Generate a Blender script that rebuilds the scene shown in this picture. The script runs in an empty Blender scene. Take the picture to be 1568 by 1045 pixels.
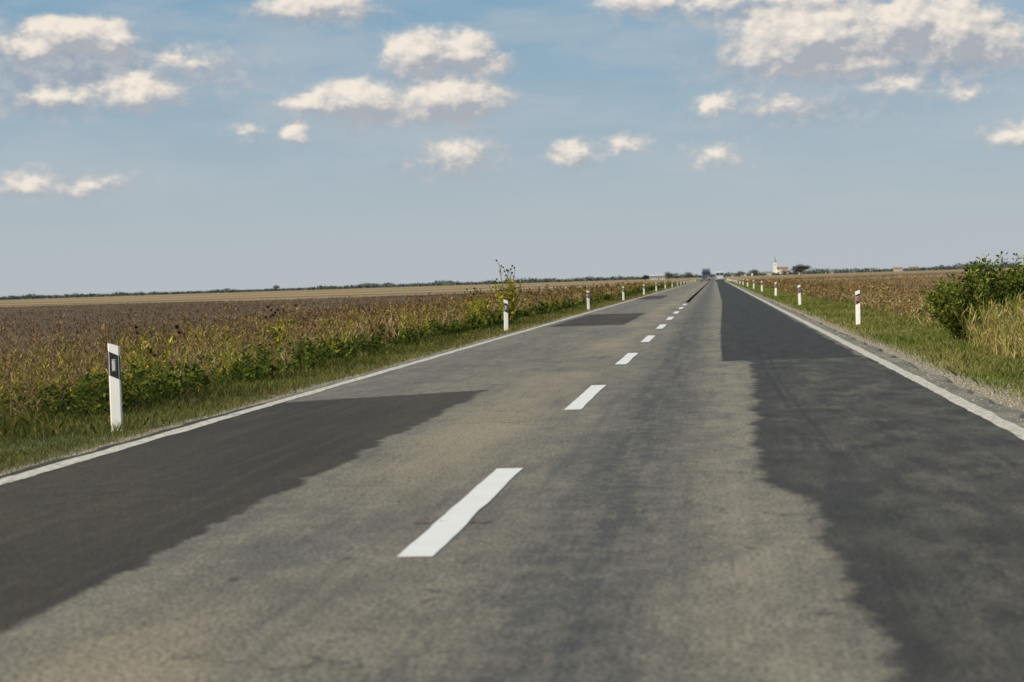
import bpy, bmesh, math, random
import numpy as np
from mathutils import Vector, Matrix, Euler
random.seed(5); rng=np.random.default_rng(7)
S=bpy.context.scene
S.view_settings.view_transform='Standard'; S.view_settings.look='None'; S.view_settings.exposure=0
LEFT=-4.87; RIGHT=2.24; MID=-1.41

# ------------------------------------------------------------------ node helper
class G:
    def __init__(s,tree): s.t=tree; s.n=tree.nodes; s.l=tree.links
    def _set(s,sock,v):
        if isinstance(v,bpy.types.NodeSocket): s.l.new(v,sock)
        elif v is not None:
            if isinstance(v,(tuple,list)) and len(v)==3 and sock.type=='RGBA': v=(*v,1)
            sock.default_value=v
    def m(s,op,a,b=None,c=None,clamp=False):
        x=s.n.new('ShaderNodeMath'); x.operation=op; x.use_clamp=clamp
        s._set(x.inputs[0],a)
        if b is not None: s._set(x.inputs[1],b)
        if c is not None: s._set(x.inputs[2],c)
        return x.outputs[0]
    def v(s,op,a,b=None,c=None):
        x=s.n.new('ShaderNodeVectorMath'); x.operation=op
        s._set(x.inputs[0],a)
        if b is not None: s._set(x.inputs[1],b)
        if c is not None: s._set(x.inputs[2],c)
        return x.outputs['Value'] if op in('LENGTH','DOT_PRODUCT') else x.outputs[0]
    def noise(s,vec,scale,detail=3,rough=.5,col=False,dist=0):
        x=s.n.new('ShaderNodeTexNoise'); x.inputs['Scale'].default_value=scale
        x.inputs['Detail'].default_value=detail; x.inputs['Roughness'].default_value=rough
        x.inputs['Distortion'].default_value=dist
        s.l.new(vec,x.inputs['Vector']); return x.outputs['Color'] if col else x.outputs['Fac']
    def ss(s,v,lo,hi,a=0.,b=1.):
        x=s.n.new('ShaderNodeMapRange'); x.interpolation_type='SMOOTHSTEP'
        s._set(x.inputs[0],v); s._set(x.inputs[1],lo); s._set(x.inputs[2],hi); s._set(x.inputs[3],a); s._set(x.inputs[4],b)
        return x.outputs[0]
    def mix(s,f,a,b,mode='MIX'):
        x=s.n.new('ShaderNodeMix'); x.data_type='RGBA'; x.blend_type=mode
        s._set(x.inputs[0],f); s._set(x.inputs[6],a); s._set(x.inputs[7],b); return x.outputs[2]
    def xyz(s,v):
        x=s.n.new('ShaderNodeSeparateXYZ'); s.l.new(v,x.inputs[0]); return x.outputs
    def cxyz(s,a,b,c=0.):
        x=s.n.new('ShaderNodeCombineXYZ'); s._set(x.inputs[0],a); s._set(x.inputs[1],b); s._set(x.inputs[2],c); return x.outputs[0]
    def obj(s):
        x=s.n.new('ShaderNodeNewGeometry'); return x.outputs['Position']
    def sc(s,v,t): return s.v('MULTIPLY',v,t)

def newmat(name,rough=.8):
    m=bpy.data.materials.new(name); m.use_nodes=True
    b=m.node_tree.nodes['Principled BSDF']; b.inputs['Roughness'].default_value=rough
    b.inputs['Specular IOR Level'].default_value=.3
    return m,G(m.node_tree),b
def simple(name,col,rough=.5,var=.15,scale=8,spec=.3,metal=0):
    m,g,b=newmat(name,rough)
    n=g.noise(g.obj(),scale,3)
    c=g.mix(n,tuple(x*(1-var) for x in col),tuple(min(1,x*(1+var)) for x in col))
    g.l.new(c,b.inputs['Base Color']); b.inputs['Specular IOR Level'].default_value=spec; b.inputs['Metallic'].default_value=metal
    return m

# ------------------------------------------------------------------ materials
def mat_road():
    m,g,b=newmat('asphalt',.8)
    P=g.obj(); X,Y,Z=g.xyz(P)
    wob=g.m('MULTIPLY',g.m('SUBTRACT',g.noise(g.sc(P,(.35,.9,1)),1,4,.62),.5),.40)
    wob2=g.m('MULTIPLY',g.m('SUBTRACT',g.noise(P,4.5,6,.75),.5),.24)
    xw=g.m('ADD',X,g.m('ADD',wob,wob2))
    yw=g.m('ADD',Y,g.m('MULTIPLY',wob2,1.6))
    big=g.ss(g.noise(g.sc(P,(.55,.16,1)),1,3,.55),.35,.65)
    mid=g.ss(g.noise(g.sc(P,(2.6,1.0,1)),1,5,.65),.36,.64)
    blotch=g.ss(g.noise(g.sc(P,(1,.7,1)),7.5,4,.7),.36,.64)
    streak=g.noise(g.sc(P,(8,.35,1)),1,5,.65)
    grain=g.noise(P,42,4,.85)
    grain2=g.noise(P,150,1,.7)
    base=g.mix(big,(.148,.137,.119),(.232,.206,.166))
    base=g.mix(g.m('MULTIPLY',mid,.6),base,(.298,.262,.202))
    base=g.mix(g.m('MULTIPLY',blotch,.40),base,(.090,.086,.078))
    base=g.mix(g.ss(streak,.48,.70,0.,.55),base,(.095,.093,.088))
    def band(c,w,s):
        d=g.m('ABSOLUTE',g.m('SUBTRACT',xw,c)); return g.ss(d,w*.1,w,s,0.)
    t=g.m('ADD',band(-.62,.58,.95),g.m('ADD',band(.98,.45,.5),band(-3.9,.4,.4)))
    t=g.m('MULTIPLY',t,g.m('MULTIPLY',g.m('MULTIPLY_ADD',g.ss(streak,.35,.6),.35,.6),g.m('MULTIPLY_ADD',blotch,.45,.55)))
    base=g.mix(g.m('MINIMUM',t,.8),base,(.062,.063,.065))
    base=g.mix(g.m('MULTIPLY',band(-2.0,.7,.6),big),base,(.37,.305,.205))
    base=g.mix(g.m('MULTIPLY',band(.12,.35,.45),mid),base,(.31,.272,.21))
    base=g.mix(g.ss(X,2.26,2.34,0.,.85),base,g.mix(mid,(.17,.155,.125),(.27,.24,.19)))
    # old dark right-hand repair, worn
    edge=g.ss(Y,10.2,11.2,.50,.24)
    edge=g.m('ADD',edge,g.ss(Y,12,24,0.,.20))
    dx=g.m('SUBTRACT',xw,edge)
    r1=g.m('MULTIPLY',g.ss(dx,-.05,.06),g.ss(yw,26.9,27.0,1.,0.))
    r1=g.m('MULTIPLY',r1,g.ss(X,2.27,2.33,1.,0.))
    worn=g.mix(mid,(.028,.027,.026),(.068,.063,.055))
    worn=g.mix(g.ss(streak,.48,.7,0.,.5),worn,(.105,.096,.078))
    worn=g.mix(g.m('MULTIPLY',g.ss(g.noise(g.sc(P,(1.6,.5,1)),1.3,5,.7),.49,.65),.6),worn,(.150,.132,.102))
    worn=g.mix(g.ss(dx,.0,.35,.75,0.),worn,(.024,.023,.023))
    base=g.mix(g.m('MULTIPLY',r1,.93),base,worn)
    # newer far repair
    e2=g.ss(Y,27,95,.06,.28)
    r2=g.m('MULTIPLY',g.ss(g.m('SUBTRACT',g.m('ADD',X,wob2),e2),-.02,.02),g.ss(yw,26.9,27.05))
    r2=g.m('MULTIPLY',r2,g.ss(xw,2.06,2.14,1.,0.))
    dark=g.mix(mid,(.018,.018,.019),(.038,.036,.034))
    dark=g.mix(g.ss(streak,.5,.75,0.,.35),dark,(.078,.073,.066))
    base=g.mix(g.m('MULTIPLY',r2,.96),base,dark)
    # left repairs
    l1=g.m('MULTIPLY',g.ss(xw,-2.73,-2.66,1.,0.),g.ss(g.m('SUBTRACT',yw,g.m('MULTIPLY_ADD',X,.67,23.1)),-.08,.08,1.,0.))
    l2=g.m('MULTIPLY',g.ss(xw,-2.55,-2.48,1.,0.),g.m('MULTIPLY',g.ss(yw,49.8,50.2),g.ss(yw,66,66.4,1.,0.)))
    l2=g.m('MULTIPLY',l2,g.ss(X,-4.7,-4.5))
    l3=g.m('MULTIPLY',g.ss(xw,-3.3,-3.2,1.,0.),g.m('MULTIPLY',g.ss(yw,108,109),g.ss(yw,128,129,1.,0.)))
    lp=g.m('MAXIMUM',l1,g.m('MAXIMUM',l2,l3))
    dl=g.mix(big,(.033,.026,.019),(.064,.050,.033))
    dl=g.mix(g.ss(streak,.45,.7,0.,.5),dl,(.105,.082,.052))
    dl=g.mix(g.m('MULTIPLY',blotch,.4),dl,(.024,.020,.016))
    base=g.mix(g.m('MULTIPLY',lp,.97),base,dl)
    def arc(x0,k,y0,ya,yb,w,s):
        d=g.m('SUBTRACT',X,g.m('MULTIPLY_ADD',g.m('POWER',g.m('ABSOLUTE',g.m('SUBTRACT',Y,y0)),2.),k,x0))
        return g.m('MULTIPLY',g.ss(g.m('ABSOLUTE',d),w*.2,w,s,0.),g.m('MULTIPLY',g.ss(Y,ya,ya+5),g.ss(Y,yb,yb+3,1.,0.)))
    sk=g.m('ADD',arc(.62,.0012,23.,9,31,.05,.6),arc(.72,.0014,21.,10,27,.04,.5))
    sk=g.m('MULTIPLY',sk,g.m('MULTIPLY_ADD',mid,.7,.3))
    base=g.mix(sk,base,(.016,.016,.016))
    # fine detail
    base=g.mix(1.,base,g.mix(g.ss(grain,.27,.73),(.03,.03,.03),(.97,.96,.93)),'OVERLAY')
    base=g.mix(g.ss(grain2,.60,.75,0.,.5),base,(.38,.345,.28))
    vo=g.n.new('ShaderNodeTexVoronoi'); vo.feature='DISTANCE_TO_EDGE'; vo.inputs['Scale'].default_value=.5
    g.l.new(g.v('ADD',P,g.sc(g.noise(P,1.7,4,.65,col=True),(1.4,1.4,0))),vo.inputs['Vector'])
    ck=g.m('MULTIPLY',g.ss(vo.outputs['Distance'],.001,.007,.7,0.),g.ss(big,.35,.8))
    base=g.mix(ck,base,(.035,.032,.028))
    spots=g.ss(g.noise(g.sc(P,(1,.6,1)),3.1,3,.6),.67,.72,0.,.6)
    base=g.mix(spots,base,(.035,.032,.03))
    g.l.new(base,b.inputs['Base Color'])
    bp=g.n.new('ShaderNodeBump'); bp.inputs['Strength'].default_value=.9; bp.inputs['Distance'].default_value=.012
    g.l.new(grain,bp.inputs['Height']); g.l.new(bp.outputs[0],b.inputs['Normal'])
    return m

def mat_paint(name,col,wear):
    m,g,b=newmat(name,.7); P=g.obj()
    n=g.noise(P,14,4,.7); n2=g.noise(P,90,2,.7)
    c=g.mix(g.noise(P,3,3),tuple(x*.84 for x in col),col)
    c=g.mix(g.ss(g.m('ADD',n,g.m('MULTIPLY',n2,.35)),.95-wear,1.07-wear,0.,.85),c,(.20,.18,.145))
    g.l.new(c,b.inputs['Base Color']); return m

def mat_ground():
    m,g,b=newmat('soil_and_grass',.95); P=g.obj(); X,Y,Z=g.xyz(P)
    n=g.noise(P,.5,5,.6); nf=g.ss(g.noise(P,9,4,.7),.3,.7); nl=g.noise(g.sc(P,(.03,.012,1)),1,4,.55)
    xw=g.m('ADD',X,g.m('MULTIPLY',g.m('SUBTRACT',n,.5),1.4))
    row=g.noise(g.sc(P,(.9,.05,1)),1,3,.6)
    brown=g.mix(nf,(.078,.047,.023),(.145,.092,.045))
    brown=g.mix(g.ss(nl,.42,.60,0.,.6),brown,(.180,.118,.057))
    brown=g.mix(g.ss(row,.4,.6,0.,.35),brown,(.070,.044,.023))
    rust=g.mix(g.noise(g.sc(P,(.02,.15,1)),1,3),(.115,.070,.034),(.26,.180,.085))
    base=g.mix(g.ss(X,5,9),brown,rust)
    tan=g.mix(nf,(.30,.21,.100),(.40,.30,.150))
    fields=g.noise(g.sc(P,(.0011,.0042,1)),1,2,.4)
    far=g.mix(g.ss(fields,.44,.47),tan,g.mix(nf,(.14,.092,.045),(.20,.130,.062)))
    far=g.mix(g.ss(fields,.54,.57),far,(.34,.245,.12))
    edge=g.m('ADD',Y,g.m('ADD',g.m('MULTIPLY',X,.35),g.m('MULTIPLY',g.m('SUBTRACT',nl,.5),120)))
    base=g.mix(g.ss(edge,250,262),base,far)
    grassL=g.mix(nf,(.045,.060,.016),(.11,.125,.036))
    grassL=g.mix(g.ss(n,.5,.65,0.,.6),grassL,(.22,.175,.09))
    base=g.mix(g.m('MULTIPLY',g.ss(xw,-8.2,-7.2),g.ss(X,0,.1,1.,0.)),base,grassL)
    grassR=g.mix(nf,(.15,.145,.05),(.30,.265,.12))
    base=g.mix(g.m('MULTIPLY',g.ss(xw,5.2,6.6,1.,0.),g.ss(X,0,.1)),base,grassR)
    nn=g.m('MULTIPLY',g.m('SUBTRACT',g.noise(P,2.2,5,.65),.5),.6)
    xs=g.m('ADD',X,nn)
    gravel=g.mix(g.noise(P,45,3,.8),(.16,.138,.105),(.38,.33,.245))
    base=g.mix(g.m('MULTIPLY',g.ss(xs,-5.50,-5.28),g.ss(xs,2.86,3.04,1.,0.)),base,gravel)
    g.l.new(base,b.inputs['Base Color'])
    return m

def mat_leaf(name,trans=.3):
    m=bpy.data.materials.new(name); m.use_nodes=True; g=G(m.node_tree)
    g.n.remove(g.n['Principled BSDF']); out=g.n['Material Output']
    a=g.n.new('ShaderNodeAttribute'); a.attribute_name='Col'
    n=g.noise(g.obj(),12,1); c=g.mix(.5,a.outputs['Color'],g.mix(n,(.3,.3,.3),(.7,.7,.7)),'OVERLAY')
    d=g.n.new('ShaderNodeBsdfDiffuse')
    g.l.new(c,d.inputs[0])
    if trans>0:
        t=g.n.new('ShaderNodeBsdfTranslucent'); mx=g.n.new('ShaderNodeMixShader')
        g.l.new(c,t.inputs[0]); mx.inputs[0].default_value=trans
        g.l.new(d.outputs[0],mx.inputs[1]); g.l.new(t.outputs[0],mx.inputs[2]); g.l.new(mx.outputs[0],out.inputs[0])
    else: g.l.new(d.outputs[0],out.inputs[0])
    return m
LEAF=mat_leaf('foliage',.3); DRY=mat_leaf('dry_foliage',.15); FARLEAF=mat_leaf('far_foliage',0)

# ------------------------------------------------------------------ mesh helpers
def link(o): S.collection.objects.link(o); return o
def mesh_obj(name,verts,faces,mats,fm=None,smooth=False):
    me=bpy.data.meshes.new(name); me.from_pydata(verts,[],faces)
    for m in mats: me.materials.append(m)
    if fm: me.polygons.foreach_set('material_index',fm)
    me.update(); return link(bpy.data.objects.new(name,me))
def soup(name,chunks,mat):
    nv=sum(c[0].shape[0]*c[0].shape[1] for c in chunks); nf=sum(c[0].shape[0] for c in chunks)
    co=np.concatenate([c[0].reshape(-1,3) for c in chunks]).astype(np.float32)
    cols=np.concatenate([np.repeat(c[1],c[0].shape[1],axis=0) for c in chunks])
    cols=np.concatenate([cols,np.ones((nv,1))],1).astype(np.float32)
    tot=np.concatenate([np.full(c[0].shape[0],c[0].shape[1]) for c in chunks]).astype(np.int32)
    st=np.concatenate([[0],np.cumsum(tot)[:-1]]).astype(np.int32)
    me=bpy.data.meshes.new(name); me.vertices.add(nv); me.loops.add(nv); me.polygons.add(nf)
    me.vertices.foreach_set('co',co.ravel()); me.loops.foreach_set('vertex_index',np.arange(nv,dtype=np.int32))
    me.polygons.foreach_set('loop_start',st)
    try: me.polygons.foreach_set('loop_total',tot)
    except Exception: pass
    me.update(calc_edges=True)
    a=me.color_attributes.new('Col','FLOAT_COLOR','POINT'); a.data.foreach_set('color',cols.ravel())
    me.materials.append(mat); return link(bpy.data.objects.new(name,me))
GRD=rng.random((512,512))
def vnoise(x,y,s):
    x=x*s+200.3; y=y*s+91.7; xi=np.floor(x).astype(int); yi=np.floor(y).astype(int); fx=x-xi; fy=y-yi
    fx=fx*fx*(3-2*fx); fy=fy*fy*(3-2*fy); a=lambda i,j: GRD[(xi+i)%512,(yi+j)%512]
    return (a(0,0)*(1-fx)+a(1,0)*fx)*(1-fy)+(a(0,1)*(1-fx)+a(1,1)*fx)*fy
def fb(x,y,s): return .55*vnoise(x,y,s)+.3*vnoise(x,y,s*2.3)+.15*vnoise(x,y,s*5.1)
def gz(x,y):
    x=np.asarray(x,float)
    d=np.maximum(np.maximum(-5.05-x,x-2.62),0)
    t=np.clip((d-1.5)/3,0,1)
    z=-.035-.05*np.clip(d,0,1)-.22*t*t*(3-2*t)+.12*np.clip((d-6)/5,0,1)
    return z+.05*(vnoise(x,y,.35)-.5)*np.clip(d*2,0,1)
def logy(n,a,b): return np.exp(rng.uniform(math.log(a),math.log(b),n))
def pick(n,cols,w):
    cols=np.array(cols); i=rng.choice(len(cols),n,p=np.array(w)/sum(w))
    return cols[i]*rng.uniform(.7,1.3,(n,1))
def blades(P,h,w,lean,col):
    n=len(P); th=rng.uniform(0,2*np.pi,n); d=np.stack([np.cos(th),np.sin(th),np.zeros(n)],1)*(w/2)[:,None]
    ld=rng.uniform(0,2*np.pi,n); off=np.stack([np.cos(ld)*lean*h,np.sin(ld)*lean*h,h],1)
    midp=P+off*np.array([.35,.35,.6]); 
    V=np.stack([P-d,P+d,midp+d*.7,P+off,midp-d*.7],1)
    return (V,col)
def diamonds(A,D,L,w,col):
    n=len(A); r=rng.normal(size=(n,3)); s=np.cross(D,r); s/=np.linalg.norm(s,axis=1)[:,None]+1e-9
    T=A+D*L[:,None]; M=A+D*(L*.45)[:,None]
    return (np.stack([A,M+s*(w/2)[:,None],T,M-s*(w/2)[:,None]],1),col)
def weeds(P,H,scw,cstem,ctwig,wt,M=14,leafL=.22,leafW=.02,lo=.25,updir=.8,seed=None,cseed=None,seedw=.02,lean=.22,tw=None):
    n=len(P); ln=rng.uniform(0,lean,n); a=rng.uniform(0,2*np.pi,n)
    tip=np.stack([np.cos(a)*ln*H,np.sin(a)*ln*H,H],1)
    th=rng.uniform(0,2*np.pi,n); d=np.stack([np.cos(th),np.sin(th),np.zeros(n)],1)*(.004*scw)[:,None]
    ch=[(np.stack([P-d,P+d,P+tip],1),cstem)]
    k=np.repeat(np.arange(n),M); t=rng.uniform(lo,1,n*M)
    A=P[k]+tip[k]*t[:,None]; b=rng.uniform(0,2*np.pi,n*M); up=rng.uniform(updir*.4,updir*1.4,n*M)
    D=np.stack([np.cos(b),np.sin(b),up],1); D/=np.linalg.norm(D,axis=1)[:,None]
    L=H[k]*leafL*rng.uniform(.5,1.3,n*M)*(1.25-t*.8)
    W=leafW*scw[k]*rng.uniform(.6,1.4,n*M)
    c=pick(n*M,ctwig,wt)
    if tw is not None: c=c*tw[k][:,None]
    ch.append(diamonds(A,D,L,W,c))
    if seed:
        sel=rng.random(n*M)<seed; B=(A+D*L[:,None])[sel]; m=len(B)
        D2=rng.normal(size=(m,3)); D2/=np.linalg.norm(D2,axis=1)[:,None]
        s=seedw*scw[k][sel]*rng.uniform(.6,1.4,m); ch.append(diamonds(B-D2*s[:,None]/2,D2,s,s*.8,pick(m,cseed,[1]*len(cseed))))
    return ch
def pos(x,y): return np.stack([x,y,gz(x,y)],1)

# ------------------------------------------------------------------ ground, road, markings
xs=sorted(set([-6000,-3000,-1500,-700,-300,-120,-60,-35]+list(np.arange(-22,-5.05,.45))+[-5.05,-4.4,-1,1.8,2.62]+list(np.arange(2.9,16,.45))+[25,50,120,300,700,1500,3000,6000]))
ys=sorted(set([-6000,-1000,-200,-40]+list(np.arange(-8,90,.8))+list(np.arange(90,300,6))+[350,450,600,900,1500,3000,7000]))
XX,YY=np.meshgrid(xs,ys); ZZ=gz(XX,YY)
V=np.stack([XX,YY,ZZ],2).reshape(-1,3); nx=len(xs)
F=[(j*nx+i,j*nx+i+1,(j+1)*nx+i+1,(j+1)*nx+i) for j in range(len(ys)-1) for i in range(nx-1)]
mesh_obj('ground',V.tolist(),F,[mat_ground()])

def strip(name,x0,x1,y0,y1,z,mat,wob=.0,step=.12,skirt=0,wobr=None):
    yy=list(np.arange(y0,min(y1,90),step))
    if y1>90: yy+=list(np.arange(90,min(y1,400),4))+([y1] if y1<=400 else list(np.arange(400,y1+1,100)))
    else: yy.append(y1)
    wobr=wobr or wob
    yy=np.array(yy); f=lambda k,w:(vnoise(yy,yy*0+k,1.6)-.5+.7*(vnoise(yy,yy*0+k+9,5.5)-.5))*w*2*(yy<90)
    a=x0+f(3.,wob); b=x1+f(17.,wobr)
    v=[];fc=[]
    for i,y in enumerate(yy):
        v+= [(a[i],y,z),(b[i],y,z)]
        if skirt: v+=[(a[i]-.03,y,z-skirt),(b[i]+.14,y,z-skirt*.7)]
    k=4 if skirt else 2
    for i in range(len(yy)-1):
        p=i*k;q=p+k
        fc.append((p,p+1,q+1,q))
        if skirt: fc+=[(p+2,p,q,q+2),(p+1,p+3,q+3,q+1)]
    return v,fc
v,f=strip('road',-5.07,2.53,-12,3000,0,None,.04,.09,.12,.06)
mesh_obj('road',v,f,[mat_road()])
WP=mat_paint('white_road_paint',(.80,.79,.76),.14); EP=mat_paint('worn_edge_paint',(.66,.61,.52),.28)
v,f=strip('e',LEFT-.09,LEFT+.07,-12,3000,.004,None,.014,.06); mesh_obj('edge_line',v,f,[EP])
v,f=strip('e',RIGHT-.07,RIGHT+.08,-12,3000,.004,None,.012,.06); mesh_obj('edge_line',v,f,[EP])
V=[];F=[]
for k in range(120):
    y=8.49+9.13*(k-1); y1=y+4.0
    if k==1: y=8.28; y1=12.18
    v,f=strip('d',MID-.085,MID+.085,y,y1,.004,None,.007,.1); n=len(V); V+=v; F+=[tuple(i+n for i in q) for q in f]
mesh_obj('centre_line_dashes',V,F,[WP])
rv=[];rf=[]
for (a,b) in((-1.60,-1.51),(-1.31,-1.20)):
    for i in range(9):
        t=i/8; x=a+(b-a)*t; wv=.010+.006*math.sin(i*2.3); yy=9.45+.02*math.sin(i*1.1)
        rv+=[(x,yy-wv*2,.0045),(x,yy+wv*2,.0045)]
        if i: p=len(rv)-4; rf.append((p,p+2,p+3,p+1))
mesh_obj('survey_paint_mark',rv,rf,[simple('faded_red_paint',(.19,.085,.06),.8,.5,30)])

# loose gravel along both pavement edges
def stones(n,xf,y0,y1):
    y=logy(n,y0,y1); x=xf(n); s=rng.uniform(.005,.016,n)*np.maximum(1,y/30)**.5
    P=pos(x,y); P[:,2]=np.maximum(P[:,2],np.where((x>-5.0)&(x<2.48),0.,-1))
    o=np.array([(1,0,0),(0,1,0),(-1,0,0),(0,-1,0),(0,0,.8)],float)
    J=rng.uniform(.6,1.3,(n,5,1)); Q=P[:,None,:]+o[None]*J*s[:,None,None]
    c=pick(n,[(.30,.265,.205),(.38,.34,.265),(.21,.185,.145)],[2,1,1])
    return [(Q[:,[a,b,4]],c) for a,b in((0,1),(1,2),(2,3),(3,0))]
ch=stones(9000,lambda n:2.64+rng.gamma(1.6,.11,n),11,90)+stones(5000,lambda n:-5.1-rng.gamma(1.4,.09,n),11,90)+stones(300,lambda n:rng.uniform(2.34,2.48,n),11,60)
soup('loose_gravel',ch,mat_leaf('gravel_stones',0))

# ------------------------------------------------------------------ grass / weeds
greens=[(.095,.115,.026),(.13,.15,.035),(.065,.080,.018),(.29,.235,.105),(.21,.19,.055)]
n=240000; y=logy(n,11,420); x=-5.22-rng.random(n)**1.1*3.6
kp=rng.random(n)<np.clip((-x-5.15)*1.8,.08,1)*(.25+1.1*fb(x,y,.9)); x=x[kp];y=y[kp];n=len(x)
h=(.02+.06*fb(x,y,1.3)**1.5*2)*rng.uniform(.4,1.5,n)*(1+1.0*np.clip((-x-6.4),0,1.5)); w=.006*np.maximum(1,(y/16))**.85
cl=pick(n,greens,[4,4,3,2.2,2.2]); mm=fb(x,y,.45)[:,None]; cl=cl*(.5+.95*mm); nr=np.clip(1-(-x-5.2)/.7,0,1)[:,None]*.6; cl=cl*(1-nr)+np.array([.26,.23,.10])*nr
soup('verge_grass',[blades(pos(x,y),h,w,rng.uniform(.1,1.1,n),cl)],LEAF)

yel=[(.28,.25,.085),(.17,.18,.045),(.38,.32,.14),(.12,.145,.035)]
n=200000; y=logy(n,12,420); x=2.72+rng.random(n)*3.6
kp=rng.random(n)<np.clip((x-2.72)*1.5,.03,1)*(.3+1.1*fb(x,y,.8)); x=x[kp];y=y[kp];n=len(x)
h=(.02+.065*fb(x,y,1.1)**1.5*2)*rng.uniform(.4,1.5,n)*(1+1.4*np.clip(x-5,0,1)); w=.006*np.maximum(1,y/16)**.85
mm=fb(x,y,.4)[:,None]; cl=pick(n,yel,[3,3.5,1.6,2.6]); cl=np.where(mm>.50,cl,cl*np.array([.70,.88,.68]))
soup('verge_grass',[blades(pos(x,y),h,w,rng.uniform(.1,1.1,n),cl)],LEAF)

brown=[(.19,.122,.058),(.11,.070,.035),(.32,.230,.11),(.22,.137,.065)]
tanc=[(.42,.315,.155),(.30,.207,.098),(.50,.395,.21)]
gr=[(.070,.10,.020),(.115,.145,.028),(.18,.19,.038)]
yg=[(.42,.36,.055),(.29,.275,.05),(.18,.19,.038),(.50,.42,.075)]
def zone(n,x0,x1,y0,y1,pw=1.):
    y=logy(n,y0,y1); x=x0+(x1-x0)*rng.random(n)**pw; return x,y
ch=[]
x,y=zone(21000,-7.3,-15.5,12,330,1.5); d=fb(x,y,.40); k=rng.random(len(x))<np.clip(3.6*(d-.34),.03,1); x,y=x[k],y[k]; n=len(x)
tall=np.clip((vnoise(x,y,.7)-.56)*3.5,0,1)
H=rng.uniform(.12,.50,n)*(.5+.9*fb(x,y,.25))+tall*rng.uniform(0,.60,n)*rng.random(n); sw=np.maximum(1,y/26)
hue=np.where(vnoise(x+40,y,.3)>.50,1,0)
A=hue==0
ch+=weeds(pos(x,y)[A],H[A],sw[A],pick(A.sum(),brown,[1,1,2,1]),brown,[3,4,1.8,3],M=16,leafL=.32,leafW=.011,seed=.4,cseed=brown,seedw=.018,lean=.6,tw=(.45+.9*fb(x,y,.3))[A])
A=~A
mx=[(.36,.28,.12),(.26,.19,.09),(.24,.22,.06),(.16,.165,.042),(.18,.115,.055)]
ch+=weeds(pos(x,y)[A],H[A],sw[A],pick(A.sum(),mx,[1]*5),mx,[3,3,2.4,2,2],M=16,leafL=.32,leafW=.011,seed=.3,cseed=mx,seedw=.018,lean=.6,tw=(.45+.9*fb(x,y,.3))[A])
x,y=zone(9000,-7.2,-15,12,330,1.3); k=fb(x,y,.42)>.50; x,y=x[k],y[k]; n=len(x)
ch+=weeds(pos(x,y),rng.uniform(.2,.75,n)*(.55+.7*fb(x,y,.3)),np.maximum(1,y/26),pick(n,tanc,[1,1,1]),tanc,[2,2,1],M=8,leafL=.34,leafW=.009,updir=1.8,seed=.2,cseed=tanc,seedw=.016,lean=.6)
x,y=zone(1600,-7.4,-14,12,200,1.2); n=len(x)
ch+=weeds(pos(x,y),rng.uniform(.5,1.14,n),np.maximum(1.1,y/22),pick(n,brown,[1,1,1,1]),brown,[2,1,2,2],M=18,leafL=.2,leafW=.011,lo=.4,updir=1.4,seed=.6,cseed=brown,seedw=.02,lean=.4)
soup('dry_weeds',ch,DRY)
ch=[]
x,y=zone(9500,-6.7,-10.2,12,300,1.2); k=fb(x,y,.5)>.52; x,y=x[k],y[k]; n=len(x)
ch+=weeds(pos(x,y),rng.uniform(.08,.48,n)*(.45+.95*fb(x,y,.4)),np.maximum(1,y/24),pick(n,gr,[1,1,1]),gr,[3,3,2],M=22,leafL=.34,leafW=.036,lo=.05,updir=.6,lean=.6,tw=rng.uniform(.5,1.3,n))
x,y=zone(6500,-7.0,-12,12,330,1.2); k=vnoise(x,y,.5)>.62; x,y=x[k],y[k]; n=len(x)
ch+=weeds(pos(x,y),rng.uniform(.25,.92,n),np.maximum(1,y/24),pick(n,yg,[1,1,1,1]),yg,[3,3,3,1.2],M=32,leafL=.16,leafW=.016,lo=.2,updir=1.2,lean=.5,tw=rng.uniform(.6,1.1,n))
soup('green_weeds',ch,LEAF)
ch=[]
n=90000; y=logy(n,24,420); x=-13-rng.random(n)**1.5*y*.75; k=(y+.35*x<262+60*(fb(x,y,.01)-.5)); x,y=x[k],y[k]; n=len(x)
c=pick(n,[(.100,.062,.031),(.135,.087,.043),(.075,.048,.026),(.21,.14,.068)],[4,3,3,1.4]); c=c*(.6+.7*fb(x,y,.05))[:,None]
ch.append(blades(pos(x,y),rng.uniform(.04,.15,n)*(.5+.9*fb(x,y,.15)),.012*np.maximum(1,y/30),rng.uniform(.2,1.2,n),c))
soup('field_stubble',ch,DRY)
# right side
ch=[]
x,y=zone(9500,5.2,13,20,330,1.3); k=rng.random(len(x))<np.clip(3.*(fb(x,y,.35)-.30),.04,1); x,y=x[k],y[k]; n=len(x)
ch+=weeds(pos(x,y),rng.uniform(.14,.52,n)*(.6+.7*fb(x,y,.3)),np.maximum(1,y/24),pick(n,tanc+brown,[1]*7),tanc+brown+[(.20,.19,.045)],[3,3,2,2,1,2,2,4],M=12,leafL=.33,leafW=.012,updir=1.3,seed=.25,cseed=brown,seedw=.02,lean=.5)
n=50000; y=logy(n,40,600); x=9+rng.random(n)**1.5*y*.28
c=pick(n,[(.16,.100,.050),(.24,.165,.077),(.12,.077,.040),(.33,.24,.115)],[4,3,3,2]); c=c*(.5+1.*vnoise(x*.15,y,.06))[:,None]
ch.append(blades(pos(x,y),rng.uniform(.05,.2,n),.014*np.maximum(1,y/30),rng.uniform(.2,1.2,n),c))
soup('dry_weeds',ch,DRY)
x=np.concatenate([rng.normal(5.1,.5,1400),rng.normal(6.6,.7,900)]); y=np.concatenate([rng.normal(28.5,2.4,1400),rng.normal(40,6,900)]); k=x>4.1; x,y=x[k],y[k]; n=len(x)
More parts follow.
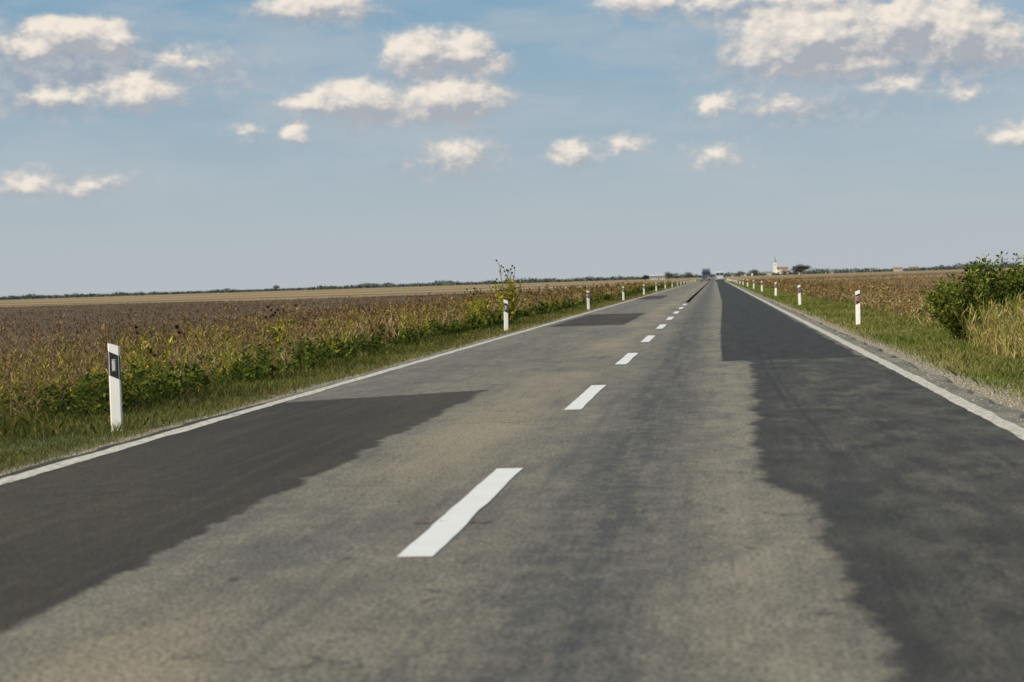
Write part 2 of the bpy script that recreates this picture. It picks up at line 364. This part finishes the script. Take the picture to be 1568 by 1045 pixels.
ch=weeds(pos(x,y),rng.uniform(.3,.85,n),np.full(n,1.3),pick(n,tanc,[1,1,1]),tanc+[(.30,.29,.06),(.16,.19,.04)],[2,2,1,3,5],M=12,leafL=.4,leafW=.010,lo=.02,updir=1.8,lean=.6)
soup('tall_grass',ch,DRY)

# ------------------------------------------------------------------ shrubs
def shrub(cx,cy,rx,ry,h,nb,nl,cols,wt,leaf=.055):
    ch=[]; base=np.array([cx,cy,float(gz(cx,cy))])
    for i in range(nb):
        a=random.uniform(0,2*math.pi); r=random.random()**.6; sp=np.array([math.cos(a)*rx*r,math.sin(a)*ry*r,h*random.uniform(.5,1.10)*(1-.25*r)])
        root=base+np.array([sp[0]*.35,sp[1]*.35,0]); 
        pts=[root+ (sp-np.array([sp[0]*.35,sp[1]*.35,0]))*t*np.array([t**.4 if t else 0]*2+[1]) for t in (0,.3,.6,.85,1)]
        for j in range(4):
            A,B=pts[j],pts[j+1]; wa=.012*(1-j*.22); wb=.012*(1-(j+1)*.22)
            for q in ((1,0,0),(0,1,0)):
                q=np.array(q); ch.append((np.array([[A-q*wa,A+q*wa,B+q*wb,B-q*wb]]),np.array([[.07,.05,.03]])))
        m=nl//nb; t=rng.uniform(.12,1,m)**.8; Pp=np.array([np.interp(t,(0,.3,.6,.85,1),[p[k] for p in pts]) for k in range(3)]).T
        D=rng.normal(size=(m,3)); D[:,2]=np.abs(D[:,2])*.8; D/=np.linalg.norm(D,axis=1)[:,None]
        Pp=Pp+D*rng.uniform(0,.13,(m,1))
        L=leaf*rng.uniform(.6,1.5,m); ch.append(diamonds(Pp,D,L,L*.55,pick(m,cols,wt)*random.uniform(.5,1.4)))
    soup('shrub',ch,LEAF)
gc=[(.095,.13,.024),(.15,.19,.036),(.24,.245,.05),(.055,.08,.018)]
shrub(4.58,34.0,.85,.9,1.34,50,11000,gc,[3,3,2,2],.064)
shrub(5.35,35.2,1.0,.9,1.62,60,13000,gc,[3,3,1.5,2],.064)
shrub(6.3,36.5,1.0,.9,1.60,52,11000,gc,[2,3,2,2],.064)
shrub(7.3,39.0,.9,.9,1.5,40,8000,gc,[2,3,2,2],.064)
shrub(4.85,30.5,.5,.5,.90,24,3600,gc+[(.3,.27,.06)],[2,3,2,2,2],.06)
shrub(5.9,48.,.8,.8,.9,26,4000,gc,[2,3,2,2],.07)

def tall_plant(cx,cy,h,nst=9,dens=1.):
    ch=[]; b=np.array([cx,cy,float(gz(cx,cy))])
    yl=[(.52,.44,.06),(.36,.34,.055),(.20,.23,.04)]
    for i in range(nst):
        a=random.uniform(0,6.28); sp=random.uniform(.08,.50); t=np.array([math.cos(a)*sp,math.sin(a)*sp*.8,h*random.uniform(.55,1.0)])
        T=b+t; w=.010
        for q in((1,0,0),(0,1,0)):
            q=np.array(q); ch.append((np.array([[b-q*w,b+q*w,T+q*w*.5,T-q*w*.5]]),np.array([[.22,.18,.06]])))
        m=int(60*dens); tt=rng.uniform(.15,.85,m); A=b+t*tt[:,None]; D=rng.normal(size=(m,3)); D[:,2]=abs(D[:,2]); D/=np.linalg.norm(D,axis=1)[:,None]
        L=rng.uniform(.08,.20,m)*(1.2-tt*.6); ch.append(diamonds(A,D,L,L*.42,pick(m,yl,[3,2,1.5])))
        for s in range(2):
            D=np.array([random.uniform(-.9,.9),random.uniform(-.6,.6),.8]); A=b+t*random.uniform(.8,1.); E=A+D*random.uniform(.08,.26)
            q=np.array([.005,0,0]); ch.append((np.array([[A-q,A+q,E+q,E-q]]),np.array([[.14,.10,.05]])))
            dd=rng.normal(size=(16,3)); dd/=np.linalg.norm(dd,axis=1)[:,None]; L=np.full(16,.058); ch.append(diamonds(E-dd*.02,dd,L,L*.9,pick(16,[(.06,.042,.025)],[1])))
    soup('flowering_plant',ch,LEAF)
tall_plant(-6.30,55.5,2.05,13); tall_plant(-7.4,57,1.35,7); tall_plant(-8.6,27,1.0,5,.7); tall_plant(-9.2,38,1.15,6,.8)

# ------------------------------------------------------------------ guide posts
white=simple('white_plastic',(.80,.80,.78),.45,.08,5); blackp=simple('black_plastic',(.02,.02,.022),.5,.2,9)
refw=simple('clear_reflector',(.50,.52,.54),.2,.1,60,.6); refr=simple('red_reflector',(.42,.02,.015),.25,.15,60,.6)
def post_mesh(name,side,ref):
    bm=bmesh.new(); hw=.06; dp=.05; H=.88
    def sec(g): return [(-hw-g,-.018-g),(-hw*.8,-.03-g),(hw*.8,-.03-g),(hw+g,-.018-g),(hw*.55+g,dp*.6+g),(0,dp+g),(-hw*.55-g,dp*.6+g)]
    def tube(z0,z1,s0,s1,g,mi,cap=True):
        lo=[bm.verts.new((x,y,z0+s0*x)) for x,y in sec(g)]; hi=[bm.verts.new((x,y,z1+s1*x)) for x,y in sec(g)]
        n=len(lo)
        for i in range(n): bm.faces.new((lo[i],lo[(i+1)%n],hi[(i+1)%n],hi[i])).material_index=mi
        if cap: bm.faces.new(hi).material_index=mi; bm.faces.new(lo[::-1]).material_index=mi
    s=-.35*side
    tube(-.12,H-.03,0,s,0,0)
    tube(.53,.77,s*1.3,s*1.3,.003,1)
    def box(x0,x1,z0,z1,y0,y1,mi):
        vs=[bm.verts.new((x,y,z)) for x in(x0,x1) for y in(y0,y1) for z in(z0,z1)]
        for q in((0,1,3,2),(4,6,7,5),(0,4,5,1),(2,3,7,6),(0,2,6,4),(1,5,7,3)): bm.faces.new([vs[i] for i in q]).material_index=mi
    rw=.013 if side>0 else .022
    box(-rw,rw,.60,.70,-.038,-.034,2)
    box(-rw-.006,rw+.006,.59,.71,-.0355,-.03,1)
    bmesh.ops.recalc_face_normals(bm,faces=bm.faces)
    bmesh.ops.bevel(bm,geom=[e for e in bm.edges if e.calc_length()>.03],offset=.0025,segments=1,affect='EDGES')
    me=bpy.data.meshes.new(name); bm.to_mesh(me); bm.free()
    for m in(white,blackp,ref): me.materials.append(m)
    return me
pl=post_mesh('guide_post_l',1,refw); pr=post_mesh('guide_post_r',-1,refr)
for k in range(17):
    for me,x,y0 in((pl,-5.50,17.4),(pr,3.43,45.2)):
        y=y0+30.9*k+random.uniform(-.4,.4)*(k>0)
        if k==0 and x<0: x=-5.88
        o=link(bpy.data.objects.new('guide_post',me)); o.location=(x+random.uniform(-.05,.05)*(k>0),y,float(gz(x,y)))
        o.rotation_euler=(random.uniform(-.02,.02),random.uniform(-.02,.02),random.uniform(-.1,.1)+(.12 if x<0 else -.1))

# ------------------------------------------------------------------ vehicles
glass=simple('dark_glass',(.03,.035,.04),.08,.1,3,.8); rubber=simple('rubber',(.02,.02,.02),.9); lampw=simple('headlamp_lens',(.75,.76,.78),.1,.05,9,.8)
lampr=simple('tail_lamp',(.4,.02,.02),.2); chrome=simple('grey_trim',(.18,.18,.19),.4)
def add_box(bm,c,s,mi,bev=.0,taper=None):
    r=bmesh.ops.create_cube(bm,size=1); vs=r['verts']
    for v in vs:
        v.co=Vector((v.co.x*s[0],v.co.y*s[1],v.co.z*s[2]))
        if taper and v.co.z>0: v.co.x*=taper[0]; v.co.y=v.co.y*taper[1]+taper[2]
        v.co+=Vector(c)
    fs=set(f for v in vs for f in v.link_faces)
    for f in fs: f.material_index=mi
    if bev:
        r=bmesh.ops.bevel(bm,geom=list(set(e for f in fs for e in f.edges)),offset=bev,segments=3,affect='EDGES')
        for f in r['faces']: f.material_index=mi
def add_wheel(bm,c,r,w,mr,mh):
    for rr,ww,mi in((r,w,mr),(r*.58,w+.03,mh)):
        q=bmesh.ops.create_cone(bm,cap_ends=True,segments=24,radius1=rr,radius2=rr,depth=ww,matrix=Matrix.Translation(c)@Matrix.Rotation(math.pi/2,4,'Y'))
        for v in q['verts']:
            for f in v.link_faces: f.material_index=mi
def finish(bm,name,mats,loc,rz):
    me=bpy.data.meshes.new(name); bmesh.ops.recalc_face_normals(bm,faces=bm.faces); bm.to_mesh(me); bm.free()
    for m in mats: me.materials.append(m)
    o=link(bpy.data.objects.new(name,me)); o.location=loc; o.rotation_euler=(0,0,rz); return o
bm=bmesh.new()
add_box(bm,(0,-3.2,1.75),(2.4,2.0,2.3),0,.12,(.94,.93,.05))
add_box(bm,(0,-4.17,2.15),(2.05,.08,.85),1,.02)
for sx in(-1,1):
    add_box(bm,(sx*1.19,-3.35,2.1),(.05,1.0,.75),1,.02)
    add_box(bm,(sx*1.42,-4.1,2.15),(.18,.1,.55),4,.03)
    add_box(bm,(sx*.95,-4.24,.85),(.36,.08,.22),3,.02)
    add_wheel(bm,(sx*1.02,-3.3,.5),.5,.3,2,4)
    for yy in(2.0,3.3): add_wheel(bm,(sx*1.0,yy,.5),.5,.45,2,4)
add_box(bm,(0,-4.2,.62),(2.4,.22,.45),4,.05)
add_box(bm,(0,-4.22,1.25),(1.7,.05,.5),4,.02)
add_box(bm,(0,1.25,2.35),(2.5,6.4,2.6),5,.04)
add_box(bm,(0,.6,.85),(.9,7.2,.25),4,.02)
add_box(bm,(0,-3.1,3.05),(1.8,1.2,.4),0,.1,(.9,.7,.2))
finish(bm,'truck',[simple('dark_blue_paint',(.05,.08,.14),.3,.1,3,.5),glass,rubber,lampw,chrome,simple('grey_tarpaulin',(.26,.29,.33),.7)],(-2.75,560,0),0)
bm=bmesh.new()
prof=[(-2.5,.35),(2.45,.35),(2.55,.95),(1.75,1.25),(1.15,2.1),(.7,2.25),(-2.35,2.3),(-2.5,2.0)]
L=[bm.verts.new((-.95 if z<1.3 else -.86,y,z)) for y,z in prof]; R=[bm.verts.new((.95 if z<1.3 else .86,y,z)) for y,z in prof]
bm.faces.new(L); bm.faces.new(R[::-1])
for i in range(8): bm.faces.new((L[i],R[i],R[(i+1)%8],L[(i+1)%8]))
bmesh.ops.bevel(bm,geom=bm.edges[:],offset=.06,segments=3,affect='EDGES')
for f in bm.faces: f.material_index=0
for sx in(-1,1):
    add_box(bm,(sx*.42,-2.5,1.65),(.72,.05,.6),1,.02)
    add_box(bm,(sx*.86,-2.5,1.0),(.14,.07,.5),3,.02)
    add_box(bm,(sx*.90,.9,1.6),(.05,.9,.5),1,.01)
    add_box(bm,(sx*1.08,1.35,1.35),(.2,.1,.25),4,.03)
    for yy in(-1.6,1.7): add_wheel(bm,(sx*.82,yy,.34),.34,.24,2,4)
add_box(bm,(0,-2.55,.48),(1.85,.15,.25),4,.04)
add_box(bm,(0,-2.53,.85),(.5,.03,.12),5,.005)
add_box(bm,(0,1.5,1.7),(1.5,.05,.6),1,.01)
finish(bm,'van',[simple('grey_blue_car_paint',(.45,.52,.60),.25,.04,3,.5),glass,rubber,lampr,chrome,simple('licence_plate',(.8,.8,.8),.4)],(1.0,420,0),0)
bm=bmesh.new()
prof=[(-2.1,.3),(2.1,.3),(2.15,.85),(1.5,.98),(.75,1.42),(-.5,1.46),(-1.15,1.0),(-2.05,.85)]
wd=[.88,.88,.86,.82,.66,.66,.82,.86]
L=[bm.verts.new((-w,-y,z)) for (y,z),w in zip(prof,wd)]; R=[bm.verts.new((w,-y,z)) for (y,z),w in zip(prof,wd)]
bm.faces.new(L); bm.faces.new(R[::-1])
for i in range(8): bm.faces.new((L[i],R[i],R[(i+1)%8],L[(i+1)%8]))
bmesh.ops.bevel(bm,geom=bm.edges[:],offset=.05,segments=3,affect='EDGES')
for sx in(-1,1):
    add_box(bm,(sx*.68,-2.13,.68),(.32,.06,.14),3,.02)
    add_box(bm,(sx*.92,-.75,1.0),(.16,.1,.12),0,.03)
    for yy in(-1.35,1.35): add_wheel(bm,(sx*.78,yy,.32),.32,.22,2,4)
r=[bm.verts.new(c) for c in((-.72,-1.5,1.02),(.72,-1.5,1.02),(.6,-.78,1.42),(-.6,-.78,1.42))]; bm.faces.new(r).material_index=1
add_box(bm,(0,-2.16,.5),(1.3,.05,.18),4,.01)
finish(bm,'car',[simple('dark_car_paint',(.10,.11,.13),.3,.05,3,.5,.2),glass,rubber,lampw,chrome],(-2.6,440,0),0)

# ------------------------------------------------------------------ distant village and trees
HAZED_LEAF=[(.10,.125,.12),(.13,.15,.14),(.080,.10,.10),(.16,.165,.14)]  # tree line leaf colours with bluish aerial haze painted in
def clumps(C,R,Hh,per,lf):
    n=len(C); k=np.repeat(np.arange(n),per); u=rng.normal(size=(n*per,3)); u/=np.linalg.norm(u,axis=1)[:,None]; u*=rng.uniform(.2,1,(n*per,1))**.5
    P=C[k]+u*np.stack([R[k],R[k],Hh[k]*.5],1)+np.stack([0*R[k],0*R[k],Hh[k]*.5],1)
    D=rng.normal(size=(n*per,3)); D/=np.linalg.norm(D,axis=1)[:,None]; L=lf*rng.uniform(.6,1.5,n*per)
    return diamonds(P,D,L,L*.8,pick(n*per,HAZED_LEAF,[3,3,3,1]))
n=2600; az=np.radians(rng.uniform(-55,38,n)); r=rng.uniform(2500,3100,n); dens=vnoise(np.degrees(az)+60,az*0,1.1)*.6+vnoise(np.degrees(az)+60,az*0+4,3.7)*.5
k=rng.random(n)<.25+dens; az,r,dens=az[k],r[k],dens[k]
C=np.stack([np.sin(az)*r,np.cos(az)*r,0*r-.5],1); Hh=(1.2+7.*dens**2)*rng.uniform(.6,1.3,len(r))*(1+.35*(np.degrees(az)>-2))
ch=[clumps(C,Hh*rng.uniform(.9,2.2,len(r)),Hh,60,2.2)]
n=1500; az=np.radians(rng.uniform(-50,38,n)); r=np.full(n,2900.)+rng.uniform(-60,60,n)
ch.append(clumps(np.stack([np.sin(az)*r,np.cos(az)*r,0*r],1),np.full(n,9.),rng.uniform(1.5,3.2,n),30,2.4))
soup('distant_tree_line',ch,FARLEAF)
bark=simple('bark',(.07,.05,.035),.9)
def tree(cx,cy,h,r,cols,trunk=.25,per=900):
    bm=bmesh.new()
    def limb(a,b,ra,rb):
        d=Vector(b)-Vector(a); q=d.to_track_quat('Z','Y').to_matrix().to_4x4()
        bmesh.ops.create_cone(bm,cap_ends=True,segments=8,radius1=ra,radius2=rb,depth=d.length,matrix=Matrix.Translation((Vector(a)+Vector(b))/2)@q)
    top=(0,0,h*.45); limb((0,0,-.2),top,trunk,trunk*.6)
    cs=[]
    for i in range(9):
        a=i*2.4; rr=r*random.uniform(.35,.8); e=(math.cos(a)*rr,math.sin(a)*rr,h*random.uniform(.42,.82)); limb((0,0,h*random.uniform(.2,.42)),e,trunk*.4,trunk*.12); cs.append(e)
    e=(0,0,h*.85); limb(top,e,trunk*.5,trunk*.1); cs.append(e)
    me=bpy.data.meshes.new('trunk'); bm.to_mesh(me); bm.free(); me.materials.append(bark)
    root=link(bpy.data.objects.new('tree',None)); root.location=(cx,cy,-.2)
    t=link(bpy.data.objects.new('trunk',me)); t.parent=root
    ch=[]
    for e in cs:
        m=per//3; u=rng.normal(size=(m,3)); u/=np.linalg.norm(u,axis=1)[:,None]; u*=rng.uniform(.1,1,(m,1))**.6
        P=np.array(e)+u*np.array([r*.42,r*.42,h*.2]); P[:,2]=np.maximum(P[:,2],.3); D=rng.normal(size=(m,3)); D/=np.linalg.norm(D,axis=1)[:,None]; L=h*.06*rng.uniform(.6,1.4,m)
        ch.append(diamonds(P,D,L,L*.6,pick(m,cols,[1]*len(cols))*random.uniform(.75,1.2)))
    c=soup('crown',ch,FARLEAF); c.parent=root
dk=[(.026,.036,.026),(.040,.050,.032),(.020,.028,.022)]
tree(55,1200,7.4,7.0,dk,.35); tree(-34,900,3.2,2.2,dk,.2,600)
hazed_tree=[(.06,.075,.065),(.08,.095,.08)]  # far tree leaves, distance haze mixed into the base colour
for px,yy,h,r in((-560,2300,8,4.5),(-640,2350,6,6),(-655,2350,5,8),(-630,2350,5,6),(-33,1300,5.5,4),(-26,1250,4.5,5),(-19,1300,5,4),(20,1500,5,5),(31,1500,6,5),(75,2000,6.5,6),(88,2000,5.5,7)): tree(px,yy,h,r,hazed_tree,.3,500)

wall=simple('plaster',(.50,.50,.48),.9,.08,.3); roofm=simple('hazed_clay_tiles',(.25,.15,.115),.9,.2,.6); winm=simple('window_glass',(.07,.08,.09),.2); slate=simple('copper_spire',(.22,.27,.27),.6); wallw=simple('white_plaster',(.78,.76,.72),.9,.05,.3)  # roof tile red is dulled to paint in distance haze
def bx(bm,x0,x1,y0,y1,z0,z1,mi): add_box(bm,((x0+x1)/2,(y0+y1)/2,(z0+z1)/2),(x1-x0,y1-y0,z1-z0),mi)
def gable(bm,x0,x1,y0,y1,z0,z1,mi):
    ym=(y0+y1)/2; c=[(x0,y0,z0),(x1,y0,z0),(x1,y1,z0),(x0,y1,z0),(x0,ym,z1),(x1,ym,z1)]; fs=[(0,1,5,4),(2,3,4,5),(0,4,3),(1,2,5),(3,2,1,0)]
    v=[bm.verts.new(p) for p in c]
    for f in fs: bm.faces.new([v[i] for i in f]).material_index=mi
def build(name,parts,loc,rz=0):
    root=link(bpy.data.objects.new(name,None)); root.location=loc; root.rotation_euler=(0,0,rz)
    for pn,fn,mat in parts:
        bm=bmesh.new(); fn(bm); bmesh.ops.recalc_face_normals(bm,faces=bm.faces); me=bpy.data.meshes.new(pn); bm.to_mesh(me); bm.free(); me.materials.append(mat)
        o=link(bpy.data.objects.new(pn,me)); o.parent=root
def house(x,y,w=14,d=9,h=3.2,rh=3.,rz=0,name='house',rm=None,nw=4):
    def wins(bm):
        for i in range(nw):
            cx=-w/2+w*(i+.5)/nw+.0; 
            if i==nw//2: continue
            bx(bm,cx-.55,cx+.55,-d/2-.05,-d/2+.05,1.,2.3,0)
    def door(bm): cx=-w/2+w*(nw//2+.5)/nw; bx(bm,cx-.5,cx+.5,-d/2-.05,-d/2+.05,.0,2.2,0)
    build(name,[('walls',lambda bm:bx(bm,-w/2,w/2,-d/2,d/2,-.3,h,0),wall),('roof',lambda bm:gable(bm,-w/2-.5,w/2+.5,-d/2-.5,d/2+.5,h+.003,h+rh,0),rm or roofm),('windows',wins,winm),('door',door,bark)],(x,y,0),rz)
def church(x,y):
    def walls(bm): bx(bm,2.6,20,-4.5,4.5,-.3,8,0)
    def tower(bm): bx(bm,-2.5,2.5,-2.5,2.5,-.3,19,0); bx(bm,-2.8,2.8,-2.8,2.8,19.003,19.4,0)
    def spire(bm):
        for r0,r1,z0,z1 in((2.7,2.2,19.41,21),(2.2,.7,21.,24),(.7,.05,24.,32)):
            bmesh.ops.create_cone(bm,cap_ends=True,segments=8,radius1=r0,radius2=r1,depth=z1-z0,matrix=Matrix.Translation((0,0,(z0+z1)/2)))
    def wins(bm):
        for i in range(4): bx(bm,5+i*4,6.2+i*4,-4.56,-4.44,2.2,5.2,0)
        bx(bm,-.6,.6,-2.56,-2.44,14.5,16.6,0); bx(bm,-.5,.5,-2.56,-2.44,7.5,9,0)
    build('church',[('nave',walls,wallw),('tower',tower,wallw),('spire',spire,slate),('roof',lambda bm:gable(bm,2.6,20.5,-5,5,8.003,12,0),roofm),('windows',wins,winm)],(x,y,0))
church(92,2850)
gy=simple('grey_roof',(.20,.20,.20),.8,.2,.6)
for x,w,h,rz,rm in((20,11,3.0,0,gy),(35,12,2.8,0,gy),(52,10,3.4,.3,roofm),(68,13,3.2,-.1,gy),(112,14,3.4,.1,roofm),(150,11,3.0,.1,gy),(205,10,2.8,0,gy),(240,12,3.2,0,roofm),(262,14,3.2,.1,roofm),(345,10,2.8,.2,gy)):
    house(x*1.1,2700+random.uniform(-60,60),w,8,h,2.4,rz,rm=rm)
house(-47,1500,12,8,3.0,.9,.05,'warehouse',simple('pale_sheet_metal',(.6,.62,.63),.5),6)

# ------------------------------------------------------------------ light
SUN_EL=30; SUN_AZ=-122
sd=bpy.data.lights.new('sun','SUN'); sd.energy=4.9; sd.angle=math.radians(.53); sd.color=(1,.86,.66)
so=link(bpy.data.objects.new('sun',sd)); e,a=math.radians(SUN_EL),math.radians(SUN_AZ)
dirv=Vector((math.sin(a)*math.cos(e),math.cos(a)*math.cos(e),math.sin(e))); so.rotation_euler=dirv.to_track_quat('Z','Y').to_euler(); so.location=(0,0,30)

# ------------------------------------------------------------------ sky with clouds
W=bpy.data.worlds.new('sky'); S.world=W; W.use_nodes=True; g=G(W.node_tree)
try: W.cycles.sampling_method='NONE'
except Exception as ex: print(ex)
bgn=g.n['Background']; STR=.10; bgn.inputs['Strength'].default_value=STR
sky=g.n.new('ShaderNodeTexSky'); sky.sky_type='NISHITA'; sky.sun_disc=False; sky.sun_elevation=e; sky.sun_rotation=math.radians(SUN_AZ%360); sky.dust_density=1.6; sky.air_density=1.0; sky.ozone_density=1.5
def bearing(u,v):
    du=u-784+(522-v)*.032
    return -6.4+math.degrees(math.atan(du/2800)), math.degrees((423-v-(u-1095)*.0319)/2815)
CL=[(118,66,82,26,1.15),(55,85,60,22,.9),(170,72,38,26,1.05),(215,150,66,26,.95),(100,158,70,18,.6),(290,98,76,20,.5),
(490,12,90,24,.9),(636,85,56,32,1.05),(712,80,44,30,1.),(745,102,36,20,.6),(545,155,96,28,1.0),(478,160,44,22,.8),(690,152,92,33,1.15),
(452,203,28,15,.66),(375,210,36,15,.5),(702,240,64,30,.66),(880,235,46,20,.68),(958,222,46,17,.48),(1100,243,60,23,.5),
(1240,60,118,50,1.45),(1180,84,64,30,1.1),(1375,48,76,38,1.2),(1462,58,70,46,1.3),(1525,74,58,34,.95),(1300,98,90,24,.8),
(980,10,62,22,.9),(1085,10,86,20,.6),(1230,6,116,20,.7),(1095,165,34,18,.8),(1185,165,84,20,.46),(1360,138,72,20,.55),(1470,148,58,16,.46),(1552,210,52,21,.68),
(45,284,56,18,.64),(140,283,58,17,.5),(-90,60,90,30,.9),(1680,90,100,36,1.)]
GL=[(110,110,180,56,1.05),(190,135,120,36,.9),(70,165,140,30,.7),(320,120,120,38,.5),(1330,88,240,54,1.05),(1440,104,160,40,.9),(1190,114,130,32,.65),(600,170,180,34,.65),(690,106,100,26,.65),(1190,24,220,30,.65),(490,28,120,24,.65),(1250,172,200,34,.45),(690,252,100,28,.4),(100,292,150,26,.4)]
tc=g.n.new('ShaderNodeTexCoord'); x_,y_,z_=g.xyz(g.v('NORMALIZE',tc.outputs['Generated']))
az=g.m('MULTIPLY',g.m('ARCTAN2',x_,y_),57.2958); el=g.m('MULTIPLY',g.m('ARCSINE',z_),57.2958)
P=g.cxyz(az,el,0.)
wc=g.noise(g.sc(P,(1,1.4,1)),.85,5,.58,col=True)
Pw=g.v('MULTIPLY_ADD',wc,(1.4,.85,0),P); Pw=g.v('SUBTRACT',Pw,(.70,.425,0)); Pq=g.v('ADD',Pw,(-.20,.36,0))
def blob(p,u,v_,hw,hh,s,gx,gy_):
    A,E=bearing(u,v_); rx=hw*gx/49; ry=hh*gy_/49
    d=g.v('MULTIPLY_ADD',p,(1/rx,1/ry,0),(-A/rx,-E/ry,0)); return g.m('MULTIPLY_ADD',g.v('LENGTH',d),-s,s)
A0=A1=GG=None
for c in CL:
    f0,f1=blob(Pw,*c,1.35,1.5),blob(Pq,*c,1.35,1.5)
    A0=f0 if A0 is None else g.m('MAXIMUM',A0,f0); A1=f1 if A1 is None else g.m('MAXIMUM',A1,f1)
for c in GL:
    f0=blob(Pw,*c,1.25,1.3); GG=f0 if GG is None else g.m('MAXIMUM',GG,f0)
fine=g.noise(g.sc(P,(1,1.35,1)),1.5,6,.58); fine2=g.noise(g.sc(g.v('ADD',P,(-.14,.22,0)),(1,1.35,1)),1.5,3,.55)
fz=g.m('SUBTRACT',fine,.5)
D0=g.m('MULTIPLY_ADD',fz,.8,A0)
alpha=g.ss(D0,.0,.58)
lit=g.m('ADD',g.m('ADD',g.m('MULTIPLY',g.m('SUBTRACT',A0,A1),1.45),g.m('MULTIPLY',g.m('SUBTRACT',fine,fine2),1.7)),.36,clamp=True)
lit=g.m('MULTIPLY',lit,g.ss(D0,.1,.5,.5,1.))
galpha=g.ss(g.m('MULTIPLY_ADD',fz,1.1,GG),-.1,.8,0.,.85)
col=lambda c:tuple(k/STR for k in c)
haze=g.ss(el,-1,10.5)
skyc=g.mix(g.ss(el,0,9.,.92,.72),sky.outputs[0],g.mix(haze,col((.49,.535,.57)),col((.195,.38,.54))))
veil=g.m('MULTIPLY',g.ss(g.noise(g.sc(P,(.12,.5,1)),1,4,.6),.36,.68,0.,.48),g.ss(el,.5,4.5))
skyc=g.mix(veil,skyc,col((.50,.535,.57)))
skyc=g.mix(galpha,skyc,g.mix(g.ss(fine,.35,.65),col((.325,.37,.44)),col((.47,.495,.53))))
cc=g.mix(lit,col((.41,.43,.47)),col((.92,.83,.72)))
final=g.mix(g.m('MULTIPLY',alpha,g.ss(el,.4,4,.5,.93)),skyc,cc)
g.l.new(final,bgn.inputs['Color'])

# ------------------------------------------------------------------ camera
cd=bpy.data.cameras.new('camera'); cam=link(bpy.data.objects.new('camera',cd)); S.camera=cam
cd.sensor_width=36; cd.lens=64.3; cd.clip_end=20000; cd.clip_start=.1
cam.location=(0,0,1.25)
cam.rotation_euler=(Matrix.Rotation(math.radians(6.40),4,'Z')@Matrix.Rotation(math.radians(90-1.83),4,'X')@Matrix.Rotation(math.radians(-1.83),4,'Z')).to_euler()
cd.dof.use_dof=True; cd.dof.focus_distance=28; cd.dof.aperture_fstop=3.2
